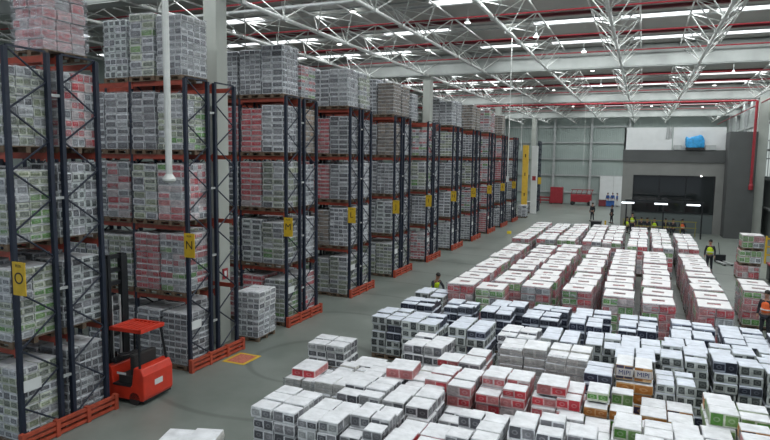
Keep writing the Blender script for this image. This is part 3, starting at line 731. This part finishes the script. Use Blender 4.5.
# ------------------------------------------------------------------ people
def skinned(name, pts, edges, rad, mat, parent, root=0, sub=1):
    me = bpy.data.meshes.new(name); me.from_pydata(pts, edges, [])
    o = link(name, me, parent); me.materials.append(mat)
    o.modifiers.new('skin', 'SKIN')
    if not me.skin_vertices: 
        bm = bmesh.new(); bm.from_mesh(me); bm.verts.layers.skin.verify(); bm.to_mesh(me); bm.free()
    sv = me.skin_vertices[0].data
    for i, r in enumerate(rad):
        sv[i].radius = (r, r) if not isinstance(r, tuple) else r
        sv[i].use_root = (i == root)
    s = o.modifiers.new('sub', 'SUBSURF'); s.levels = sub; s.render_levels = sub
    return o
def person(loc, rz, label, pose='stand', vest=None, shirt=DARKF, trous=DARKF, group=None, sc=1.0, hair=HAIR):
    t = thing('person', label, 'person', loc, rz, group); t.scale = (sc, sc, sc)
    hz = {'sit': .47, 'bend': .42}.get(pose, .92)                       # pelvis height; facing +y
    dz = hz-.92
    lean = .0 if pose == 'stand' else (.10 if pose == 'sit' else .45)
    def T(z): return (z-.92)*lean                             # forward lean of the trunk
    B = [(0, 0, hz), (0, T(1.1), 1.12+dz), (0, T(1.3), 1.34+dz), (0, T(1.45), 1.47+dz), (0, T(1.55)+.01, 1.56+dz), (0, T(1.62)+.02, 1.66+dz), (0, T(1.7)+.015, 1.74+dz)]
    R = [(.15, .11), (.135, .10), (.155, .105), (.07, .06), (.055, .055), (.085, .10), (.06, .075)]
    E = [(i, i+1) for i in range(6)]
    def add(p, r, j): B.append(p); R.append(r); E.append((j, len(B)-1)); return len(B)-1
    legs, arms = [], []
    for s in (-1, 1):
        h = add((s*.09, 0, hz-.05), .085, 0)
        if pose == 'sit': kn = (s*.11, .42, .48); an = (s*.11, .40, .09)
        elif pose == 'stand': kn = (s*.10, .01+.03*s, .49); an = (s*.11, -.02+.05*s, .09)
        else: kn = (s*.14, .36, .46); an = (s*.12, .06, .09)
        k = add(kn, .058, h); a = add(an, .04, k); ft = add((an[0], an[1]+.14, .035), .035, a)
        legs.append([B[h], B[k], B[a]])
    for s in (-1, 1):
        sh = add((s*.18, T(1.42), 1.42+dz), .058, 2)
        if pose == 'stand': el = (s*.25, T(1.2)-.02, 1.14+dz); wr = (s*.25, .08, .90+dz)
        elif pose == 'sit': el = (s*.25, .10, 1.12+dz); wr = (s*.14, .34, 1.06+dz)
        else: el = (s*.27, .36, .70); wr = (s*.18, .52, .48)
        e = add(el, .042, sh); w = add(wr, .03, e); d = (Vector(wr)-Vector(el)).normalized()
        pm = Vector(wr)+d*.05; pa = add(tuple(pm), .032, w)
        for q in range(4):
            off = Vector((0, (q-1.5)*.02, 0)) if abs(d.z) > .6 else Vector(((q-1.5)*.02, 0, 0))
            f1 = add(tuple(pm+d*.035+off), .010, pa); add(tuple(pm+d*(.085-.008*abs(q-1))+off+Vector((0, 0, -.012))), .008, f1)
        th = add(tuple(Vector(wr)+d*.03+Vector((-s*.035, .015, 0))), .011, w); add(tuple(Vector(wr)+d*.065+Vector((-s*.05, .02, 0))), .009, th)
        arms.append([B[sh], B[e], B[w]])
    skinned('body', B, E, R, SKIN, t, 0, 2)
    for (a, b, c), in zip(legs): pass
    V = [(0, 0, hz+.03)]; Q = [(.165, .125)]; EE = []
    for lg in legs:
        j = 0
        for p, r in zip(lg, (.10, .075, .06)): V.append(p); Q.append(r); EE.append((j, len(V)-1)); j = len(V)-1
    skinned('trousers', V, EE, Q, trous, t)
    V = [B[0], B[1], B[2], (0, T(1.42), 1.43+dz)]; V[0] = (0, 0, hz+.05); Q = [(.165, .125), (.155, .12), (.175, .125), (.09, .08)]; EE = [(0, 1), (1, 2), (2, 3)]
    for ar in arms:
        j = 2
        for p, r in zip(ar, (.072, .056, .045)): V.append(p); Q.append(r); EE.append((j, len(V)-1)); j = len(V)-1
    skinned('shirt', V, EE, Q, shirt, t)
    if vest:
        v = skinned('vest', [(0, 0, hz+.02), (0, T(1.12), 1.12+dz), (0, T(1.33), 1.33+dz), (0, T(1.43), 1.44+dz)], [(0, 1), (1, 2), (2, 3)], [(.185, .15), (.18, .145), (.215, .15), (.14, .10)], vest, t)
        m = MB(); m.lathe([(.205, 1.1+dz), (.205, 1.14+dz)], 0, T(1.12), 16); o = m.build('reflective_band', SILV, v); o.scale = (.95, .78, 1)
    bm = bmesh.new(); bmesh.ops.create_uvsphere(bm, u_segments=14, v_segments=9, radius=1)
    for q in bm.verts: q.co = Vector((q.co.x*.095, q.co.y*.115, q.co.z*.10)) + Vector((0, T(1.7)-.012, 1.735+dz))
    for f in bm.faces: f.smooth = True
    me = bpy.data.meshes.new('hair'); bm.to_mesh(me); bm.free(); me.materials.append(hair); link('hair', me, t)
    m = MB(); hy, hzz = T(1.65)+.105, 1.665+dz
    m.bar((0, hy-.01, hzz+.02), (0, hy+.022, hzz-.015), .010, 6, r2=.016)
    m.build('nose', SKIN, t)
    for s in (-1, 1):
        MB().box(s*.035-.012, hy-.012, hzz+.018, s*.035+.012, hy+.002, hzz+.03).build('eye', BLACK, t)
        MB().box(s*.1-.01, T(1.65), hzz-.02, s*.1+.01, T(1.65)+.03, hzz+.04).build('ear', SKIN, t)
    MB().box(-.025, hy-.01, hzz-.045, .025, hy, hzz-.035).build('mouth', base_mat('lips', (.3, .1, .08), .6), t)
    for s in (-1, 1):
        an = legs[0 if s < 0 else 1][2]
        MB().box(an[0]-.05, an[1]-.08, 0, an[0]+.05, an[1]+.2, .09).build('shoe', BLACK, t, bevel=.02)
    return t
person((-8.1, 24.6, 0), -2.2, 'dark-haired person in a yellow vest crouching beside the left end of the loads', 'bend', HIVIS)
person((3.74, 38.4, 0), 2.9, 'person in a yellow vest standing right of the red block', 'stand', HIVIS, sc=1.0)
person((-4.52, 64.9, 0), 2.6, 'dark-clothed person standing in the open floor before the far wall', 'stand', None, sc=1.04)
person((4.22, 24.3, 0), 2.6, 'person in an orange vest at the right edge of the picture', 'stand', HIORG, sc=.97)

# ------------------------------------------------------------------ office block at the far right
O = 58.0
OFFW = base_mat('office_beam_plaster', (.20, .205, .195), .8, noise=.06, nscale=1)
m = MB(); m.box(-1.65, O, 4.95, 6.35, O+.5, 6.1); m.box(-1.65, O, 0, -.75, O+.6, 4.95); m.box(5.7, O, 0, 6.35, O+.6, 4.95); struct(m.build('wall_office_front', OFFW))
m = MB(); m.box(-1.7, O-.12, 6.1, 6.35, O+6, 7.15); struct(m.build('ceiling_office', DARKC))
m = MB(); m.box(-1.65, O+.4, 7.15, 2.2, O+.55, 9.1); m.box(2.28, O+.4, 7.15, 6.3, O+.55, 9.1); m.box(-1.65, O+.4, 7.15, -1.5, O+8, 9.1); struct(m.build('wall_office_upper', WPAN))
m = MB(); m.box(6.3, 55.8, 0, 8.25, 64, 8.6); struct(m.build('wall_office_side', DARKC))
m = MB(); m.box(-1.65, O+7, 0, 6.3, O+7.2, 6.1); m.box(-1.65, O+.6, 0, -1.45, O+7, 6.1); struct(m.build('wall_office_back', DARKC))
m = MB(); m.box(-.75, O+.3, 1.75, 5.7, O+.34, 4.95); w5 = struct(m.build('window_5', GLASS))
m = MB()
for x in (-.75, 1.4, 3.5, 5.66): m.box(x-.04, O+.24, 1.7, x+.04, O+.38, 4.95)
m.box(-.75, O+.24, 1.68, 5.7, O+.38, 1.76); m.box(-.75, O+.24, 4.88, 5.7, O+.38, 4.95); m.build('window_frame', BLACKM, w5)
m = MB(); m.box(-.75, O+.3, 0, 5.7, O+.5, 1.7); struct(m.build('wall_office_sill', base_mat('sill_paint', (.09, .11, .11), .6)))
MB().lathe([(.07, -.04), (.08, 0), (.03, .03)], 0, 0, 12).build('wall_lamp', LAMPE).location = (4.6, O-.08, 4.95)
tag(bpy.data.objects['wall_lamp'], 'small bright lamp on the beam above the dark office window', 'lamp')
# vertical slots of the cable box on the white upper wall
t = thing('cable_conduits', 'three grey vertical conduits on the white wall above the office', 'conduit', (0, 0, 0))
for k in range(3): MB().bar((1.75+.18*k, O+.33, 8.1+.05*k), (1.78+.18*k, O+.33, 9.2), .045, 6).build('conduit', GMETAL, t)
# blue bundle stored on the office roof
t = thing('tarp_bundle', 'bright blue tarp-wrapped bundle on the office roof', 'bundle', (3.95, O-.02, 7.16))
r = random.Random(3); bm = bmesh.new(); bmesh.ops.create_icosphere(bm, subdivisions=4, radius=1)
for v in bm.verts:
    q = lambda a: math.copysign(abs(a)**.5, a)
    v.co = (q(v.co.x)*.74 + r.uniform(-.025, .025), q(v.co.y)*.3, max(.2, q(v.co.z)*.55+.62 + .12*math.sin(v.co.x*5) + r.uniform(-.02, .02)))
me = bpy.data.meshes.new('blue_tarp'); bm.to_mesh(me); bm.free(); me.materials.append(base_mat('blue_tarp', (.03, .30, .62), .4, noise=.25, nscale=5, bump=1, bscale=8)); link('blue_tarp', me, t)
MB().box(-.7, -.32, 0, .72, .32, .2).build('bundle_base', BLACK, t)
b2 = MB().box(-.3, -.25, 0, .3, .25, .42).build('grey_box', GMETAL, None, bevel=.02); b2.location = (2.65, O+.05, 7.16); tag(b2, 'grey box left of the blue bundle on the office roof', 'box')
b2 = MB().box(-.4, -.25, 0, .4, .25, .42).build('grey_box', GMETAL, None, bevel=.02); b2.location = (5.15, O+.05, 7.16); tag(b2, 'grey box right of the blue bundle on the office roof', 'box')

# break area: light beam, tubes, benches, rail, people seated
TUBE = emit_mat('tube_light', (.85, .93, 1.0), 3.0)
t = thing('light_gantry', 'dark steel beam on posts holding tube lights over the break area', 'gantry')
y = 53.9
MB().box(-1.2, y-.06, 2.85, 4.6, y+.06, 3.0).build('beam', BLACKM, t)
for x in (-1.1, 1.7, 4.5): MB().box(x-.05, y-.05, 0, x+.05, y+.05, 2.85).build('post', BLACKM, t)
for x in (-1.0, 1.5, 3.85):
    f = MB().box(x-.5, y-.2, 2.7, x+.5, y-.02, 2.8).build('light_fitting', WPAN, t); MB().box(x-.48, y-.215, 2.68, x+.48, y-.19, 2.79).build('tube', TUBE, f)
t = thing('safety_rail', 'yellow safety rail in front of the break area', 'rail')
YR = base_mat('yellow_rail_paint', (.22, .20, .04), .5)
MB().box(-1.3, 55.30, 1.2, 4.3, 55.306, 1.27).build('top_rail', YR, t); MB().box(-1.3, 55.30, .7, 4.3, 55.306, .76).build('mid_rail', YR, t)
for k in range(6): x = -1.3+k*1.1; MB().box(x-.03, 55.28, 0, x+.03, 55.308, 1.27).build('post', YR, t)
tops = [('yellow', HIVIS), ('black', DARKF), ('black', DARKF), ('black', DARKF), ('yellow', HIVIS), ('orange', HIORG), ('black', DARKF), ('red', HIORG)]
bx = [-1.0, -.45, .1, .6, 1.15, 2.0, 2.6, 3.3]
WHO = ['leftmost', 'second from the left', 'third from the left', 'fourth from the left', 'fifth from the left', 'sixth from the left', 'seventh from the left', 'rightmost']
for k, x in enumerate(bx):
    vst = {0: HIVIS, 4: HIVIS, 5: None, 7: HIORG}.get(k)
    person((x, 56.4+.12*(k % 2), 0), math.pi+.2*(k % 3-1), '%s of the seated people behind the yellow rail, in %s' % (WHO[k], {0: 'yellow', 4: 'yellow', 7: 'orange'}.get(k, 'dark clothes')), 'sit', vst, group='people seated in the break area')
def bench(x, y, w, label):
    t = thing('bench', label, 'bench', (x, y, 0)); MB().box(-w/2, -.18, .37, w/2, .18, .41).build('seat', WOOD, t)
    for s in (-1, 1): MB().box(s*(w/2-.15)-.03, -.15, 0, s*(w/2-.15)+.03, .15, .37).build('leg', BLACKM, t)
bench(.05, 56.46, 2.8, 'long bench under the left group of seated people'); bench(2.65, 56.46, 2.0, 'bench under the right group of seated people')
person((-.6, 55.2, 0), 2.8, 'person in a yellow vest standing near the office pillar', 'stand', HIVIS)
person((-2.6, 63.6, 0), 2.0, 'dark-clothed person standing left of the office pillar', 'stand', None)
for k, (x, y) in enumerate(((-4.2, 87.5), (-3.6, 87.9), (-3.0, 87.3))):
    person((x, y, 0), 2.5+k, '%s of the people in blue shirts by the far white partition' % ('left one', 'middle one', 'right one')[k], 'stand', None, BLUEF, WPAN, 'people in blue at the far wall')
# low bench-like trolleys behind the far block
for (x, y, w, lb) in ((-5.1, 48.0, 1.4, 'low white-topped trolley behind the third column of the far block'), (-1.7, 48.2, 1.3, 'white-topped trolley behind the fifth column of the far block')):
    t = thing('flat_trolley', lb, 'trolley', (x, y, 0)); MB().box(-w/2, -.35, .75, w/2, .35, .82).build('deck', WPAN, t)
    for sx in (-1, 1):
        for sy in (-1, 1): MB().box(sx*(w/2-.08)-.03, sy*.28-.03, .06, sx*(w/2-.08)+.03, sy*.28+.03, .75).build('leg', GMETAL, t)
    for sx in (-1, 1): MB().bar((sx*(w/2-.08), -.3, .06), (sx*(w/2-.08), .3, .06), .06, 10).build('wheel', RUB, t)
t = thing('waste_bin', 'black bin standing just behind the fourth far column', 'bin', (-3.3, 52.2, 0))
m = MB(); m.box(-.4, -.35, .08, .4, .35, 1.15); m.build('body', BLACKM, t, bevel=.04); MB().box(-.44, -.39, 1.15, .44, .39, 1.25).build('lid', BLACK, t, bevel=.02)
t = thing('marker_post', 'short yellow post beside the black bin', 'post', (-2.6, 52.3, 0)); MB().box(-.06, -.06, 0, .06, .06, 1.3).build('post', YEL, t); MB().box(-.12, -.12, 0, .12, .12, .03).build('base_plate', BLACK, t)

# far equipment
t = thing('red_cabinet', 'tall red cabinet against the far wall', 'cabinet', (-11.0, 88, 0)); MB().box(-.85, -.5, .1, .85, .5, 2.35).build('body', RPIPE, t, bevel=.03)
MB().box(-.8, -.53, .2, -.02, -.5, 2.25).build('door', RPIPE, t); MB().box(.02, -.53, .2, .8, -.5, 2.25).build('door', RPIPE, t)
for s in (-1, 1): MB().box(s*.7-.06, -.4, 0, s*.7+.06, .4, .1).build('foot', BLACK, t)
t = thing('red_barrier', 'low red barrier left of the red cabinet', 'barrier', (-13.2, 88, 0))
for z in (.35, .75): MB().box(-1.3, -.04, z, 1.3, .04, z+.2).build('rail', RPIPE, t)
for x in (-1.25, 0, 1.25): MB().box(x-.06, -.06, 0, x+.06, .06, 1.0).build('post', RPIPE, t)
t = thing('red_cart', 'red cart with raised bin and slanted rails by the far wall', 'cart', (-7.6, 87, 0))
MB().box(-1.35, -.6, .45, 1.35, .6, 1.5).build('bin', RPIPE, t, bevel=.05); m = MB()
for k in range(5): m.bar((-1.3+k*.65, -.6, 1.5), (-1.1+k*.65, -.55, 2.2), .04, 5)
m.box(-1.3, -.6, 2.1, 1.6, -.5, 2.2); m.build('top_rails', RPIPE, t)
for x in (-1.1, 1.1): MB().bar((x, -.62, .28), (x, .62, .28), .27, 14).build('wheel', RUB, t)
m = MB(); m.box(-5.4, 89.2, 0, -1.8, 89.4, 4.0); p = struct(m.build('door_1', WPAN)); MB().box(-3.65, 89.17, 0, -3.6, 89.2, 4.0).build('door_seam', GMETAL, p)
for i, (x, w, h, mt, lb) in enumerate(((-4.9, .9, .9, DRED, 'dark red crate before the white partition'), (-6.1, .7, .7, GMETAL, 'small grey crate right of the red cart'), (-3.9, 1.0, .8, BLUEF, 'blue crate before the white partition'))):
    t = thing('storage_crate', lb, 'crate', (x+.1, 86.2, 0)); MB().box(-w/2, -.4, .08, w/2, .4, h).build('body', mt, t, bevel=.03); MB().box(-w/2-.03, -.43, h-.08, w/2+.03, .43, h).build('rim', mt, t)
    MB().box(-w/2, -.35, 0, w/2, .35, .08).build('base', WOOD, t)

# yellow and white tall posts past the last lettered rack
YP = base_mat('yellow_post_paint', (.66, .42, .05), .5, noise=.08)
t = thing('end_column', 'tall yellow steel column past the last racks', 'column', (-11.75, 66.6, 0)); MB().box(-.30, -.15, 0, .30, .15, 7.7).build('post', YP, t, bevel=.01); MB().box(-.45, -.25, 0, .45, .25, .04).build('base_plate', GMETAL, t)
for z in (2.2, 4.4, 6.4): MB().box(-.05, -.165, z, .05, -.15, z+.35).build('dark_mark', BLACK, t)
t = thing('end_column', 'tall white steel column right of the yellow one', 'column', (-11.35, 70.2, 0)); MB().box(-.33, -.15, 0, .33, .15, 7.7).build('post', WPAN, t, bevel=.01); MB().box(-.4, -.25, 0, .4, .25, .04).build('base_plate', GMETAL, t)
for z in (3.8,): MB().box(-.2, -.17, z, .2, -.15, z+.5).build('red_plate', RPIPE, t)
t = thing('rack_end_frame', 'last dark rack end frame with a yellow plate before the far wall', 'rack', (-11.4, 73.2, 0))
f = link('bracing', BRM[0], t); 
for q in (-1, 1): link('upright_post', UPM, f, (0, q*(FW/2-.045), 0))
f2 = link('bracing', BRM[1], t, (0, 1.24, 0))
for q in (-1, 1): link('upright_post', UPM, f2, (0, q*(FW/2-.045), 0))
MB().box(.1, -.7, 3.3, .5, -.66, 4.1).build('row_sign', YEL, t)
for k, (x, y, kd) in enumerate(((-11.6, 64.9, 'pale'), (-13.0, 66.4, 'green'), (-12.1, 71.0, 'grey'))):
    rack_load(x, y, 0, kd, ('low pale floor load in front of the yellow column', 'green floor load behind the yellow column', 'grey floor load behind the white column')[k], 'tissue loads in the racks', hk=.75)
# small yellow box on the floor of the main aisle
t = MB().box(-.16, -.12, 0, .16, .12, .22).build('yellow_case', base_mat('bright_yellow_plastic', (.8, .62, .03), .5), None, bevel=.02); t.location = (-10.0, 50.2, 0); tag(t, 'small yellow case on the floor of the main aisle near rack F', 'case')

# right side: yellow rail and pallet jack
t = thing('yellow_fence', 'yellow guard fence along the right wall behind the stacked loads', 'fence', (0, 0, 0))
for z in (.5, 1.0, 1.5): MB().box(7.2, 42.97, z, 9.2, 43.03, z+.09).build('rail', YEL, t)
for x in (7.2, 7.9, 8.6, 9.2): MB().box(x-.05, 42.95, 0, x+.05, 43.05, 1.7).build('post', YEL, t)
t = thing('pallet_jack', 'grey hand pallet jack left of the stacked green loads', 'pallet jack', (4.95, 41.5, 0), .3)
for s in (-1, 1): MB().box(-.1+s*.2-.08, -.6, .08, -.1+s*.2+.08, .6, .14).build('fork', GMETAL, t)
MB().box(-.4, .55, .05, .2, .75, .5).build('pump_body', BLACKM, t); MB().bar((-.1, .7, .4), (-.1, 1.0, 1.2), .02, 6).build('handle', BLACKM, t)
MB().bar((-.15, .62, .07), (-.02, .62, .07), .07, 10).build('wheel', RUB, t)
for s in (-1, 1): MB().bar((-.1+s*.2-.05, -.5, .04), (-.1+s*.2+.05, -.5, .04), .04, 8).build('load_roller', RUB, t)
t = thing('order_picker', 'dark low truck with red body at the right edge beside the stacked loads', 'truck', (6.75, 36.3, 0))
MB().box(-.5, -.4, .1, .6, .4, .9).build('body', BLACKM, t, bevel=.04); MB().box(-.55, -.42, .9, .6, .42, 1.0).build('cover', RPIPE, t, bevel=.02)
for x in (-.3, .4): MB().bar((x, -.42, .13), (x, .42, .13), .13, 12).build('wheel', RUB, t)
MB().box(.4, -.3, 1.0, .55, .3, 1.35).build('control_panel', BLACK, t, bevel=.02)

# ------------------------------------------------------------------ loads the photograph hides, and the smallest ones past 300
HIDDEN = [7, 48, 52, 66, 70, 95, 107, 116, 118, 120, 156, 158, 169, 171, 173, 184, 186, 188, 194, 196, 198, 200, 343, 375, 382, 404]
SMALL = [5, 13, 15, 29, 34, 39, 41, 56, 60, 62, 64, 68, 73, 76, 79, 82, 85, 87, 89, 93, 98, 101, 104, 110, 112, 114, 126, 128, 130, 135, 137, 139, 144, 145, 146, 147, 150, 152, 154, 159, 160, 162, 165, 167, 174, 175, 176, 177, 180, 182, 189, 190, 191, 192, 201, 202, 203, 204, 272, 274, 277, 278, 280, 281, 282, 283, 288, 289, 294, 295, 296, 298, 303, 305, 306, 309, 313, 314, 317, 321, 323, 351, 391, 406, 407]
def family(o):
    r = [o]
    for c in o.children: r += family(c)
    return r
bpy.context.view_layer.update()
V, F, MI, UV, ML = [], [], [], [], []
for i in SMALL:
    for o in family(LOADS[i]):
        if not o.data: continue
        me = o.data; k = len(V); V += [tuple(o.matrix_world @ v.co) for v in me.vertices]
        mp = []
        for mt in me.materials:
            if mt not in ML: ML.append(mt)
            mp.append(ML.index(mt))
        ul = me.uv_layers.active
        for p in me.polygons:
            F.append([k+v for v in p.vertices]); MI.append(mp[p.material_index])
            for li in p.loop_indices: UV += tuple(ul.data[li].uv) if ul else (0, 0)
if V:
    me = bpy.data.meshes.new('distant_tissue_loads'); me.from_pydata(V, [], F)
    for mt in ML: me.materials.append(mt)
    me.polygons.foreach_set('material_index', MI); me.uv_layers.new(name='UVMap').data.foreach_set('uv', UV); me.update()
    tag(link('distant_tissue_loads', me), 'far small tissue loads in racks and blocks, mostly hidden behind nearer ones', 'pallet loads', None, 'stuff')
for i in sorted(set(HIDDEN) | set(SMALL)):
    for o in family(LOADS[i])[::-1]: bpy.data.objects.remove(o)
# ------------------------------------------------------------------ light
def area(x, y, z, w, d, power, rot=(0, 0, 0), col=(1, 1, 1)):
    l = bpy.data.lights.new('area', 'AREA'); l.shape = 'RECTANGLE'; l.size = w; l.size_y = d; l.energy = power; l.color = col
    o = link('roof_daylight', l, None, (x, y, z)); o.rotation_euler = rot; return o
for y in [36.5-2.1+5.125*k for k in range(-6, 11)]:
    for x in (-14.5, -3.3, 5.5):
        area(x, y+.0, 12.40, 9, .7, 190 if x < -10 else 265, col=(.95, .99, 1.0))
w = bpy.data.worlds.new('world'); SC.world = w; w.use_nodes = True
bg = w.node_tree.nodes['Background']; bg.inputs[0].default_value = (.80, .90, 1.0, 1); bg.inputs[1].default_value = .5

# ------------------------------------------------------------------ camera
f_px, yaw, pitch, roll = 604.8665, 0.400710220, 0.103165744, 0.0128911495
F = Vector((-math.sin(yaw)*math.cos(pitch), math.cos(yaw)*math.cos(pitch), -math.sin(pitch)))
Rt = F.cross(Vector((0, 0, 1))).normalized(); U = Rt.cross(F)
c, s = math.cos(roll), math.sin(roll)
R2 = Rt*c + U*s; U2 = U*c - Rt*s
cam = bpy.data.cameras.new('camera'); cam.sensor_width = 36; cam.lens = f_px/770*36; cam.clip_end = 300; cam.clip_start = .05
co = link('camera', cam)
M = Matrix((R2, U2, -F)).transposed().to_4x4(); M.translation = Vector((0, 0, H)); co.matrix_world = M
SC.camera = co
SC.view_settings.view_transform = 'Standard'; SC.view_settings.look = 'None'; SC.view_settings.gamma = 1; SC.view_settings.use_curve_mapping = False
SC.view_settings.exposure = 0.17
SC.cycles.max_bounces = 6; SC.cycles.transparent_max_bounces = 16; SC.cycles.diffuse_bounces = 3
SC.cycles.use_denoising = True
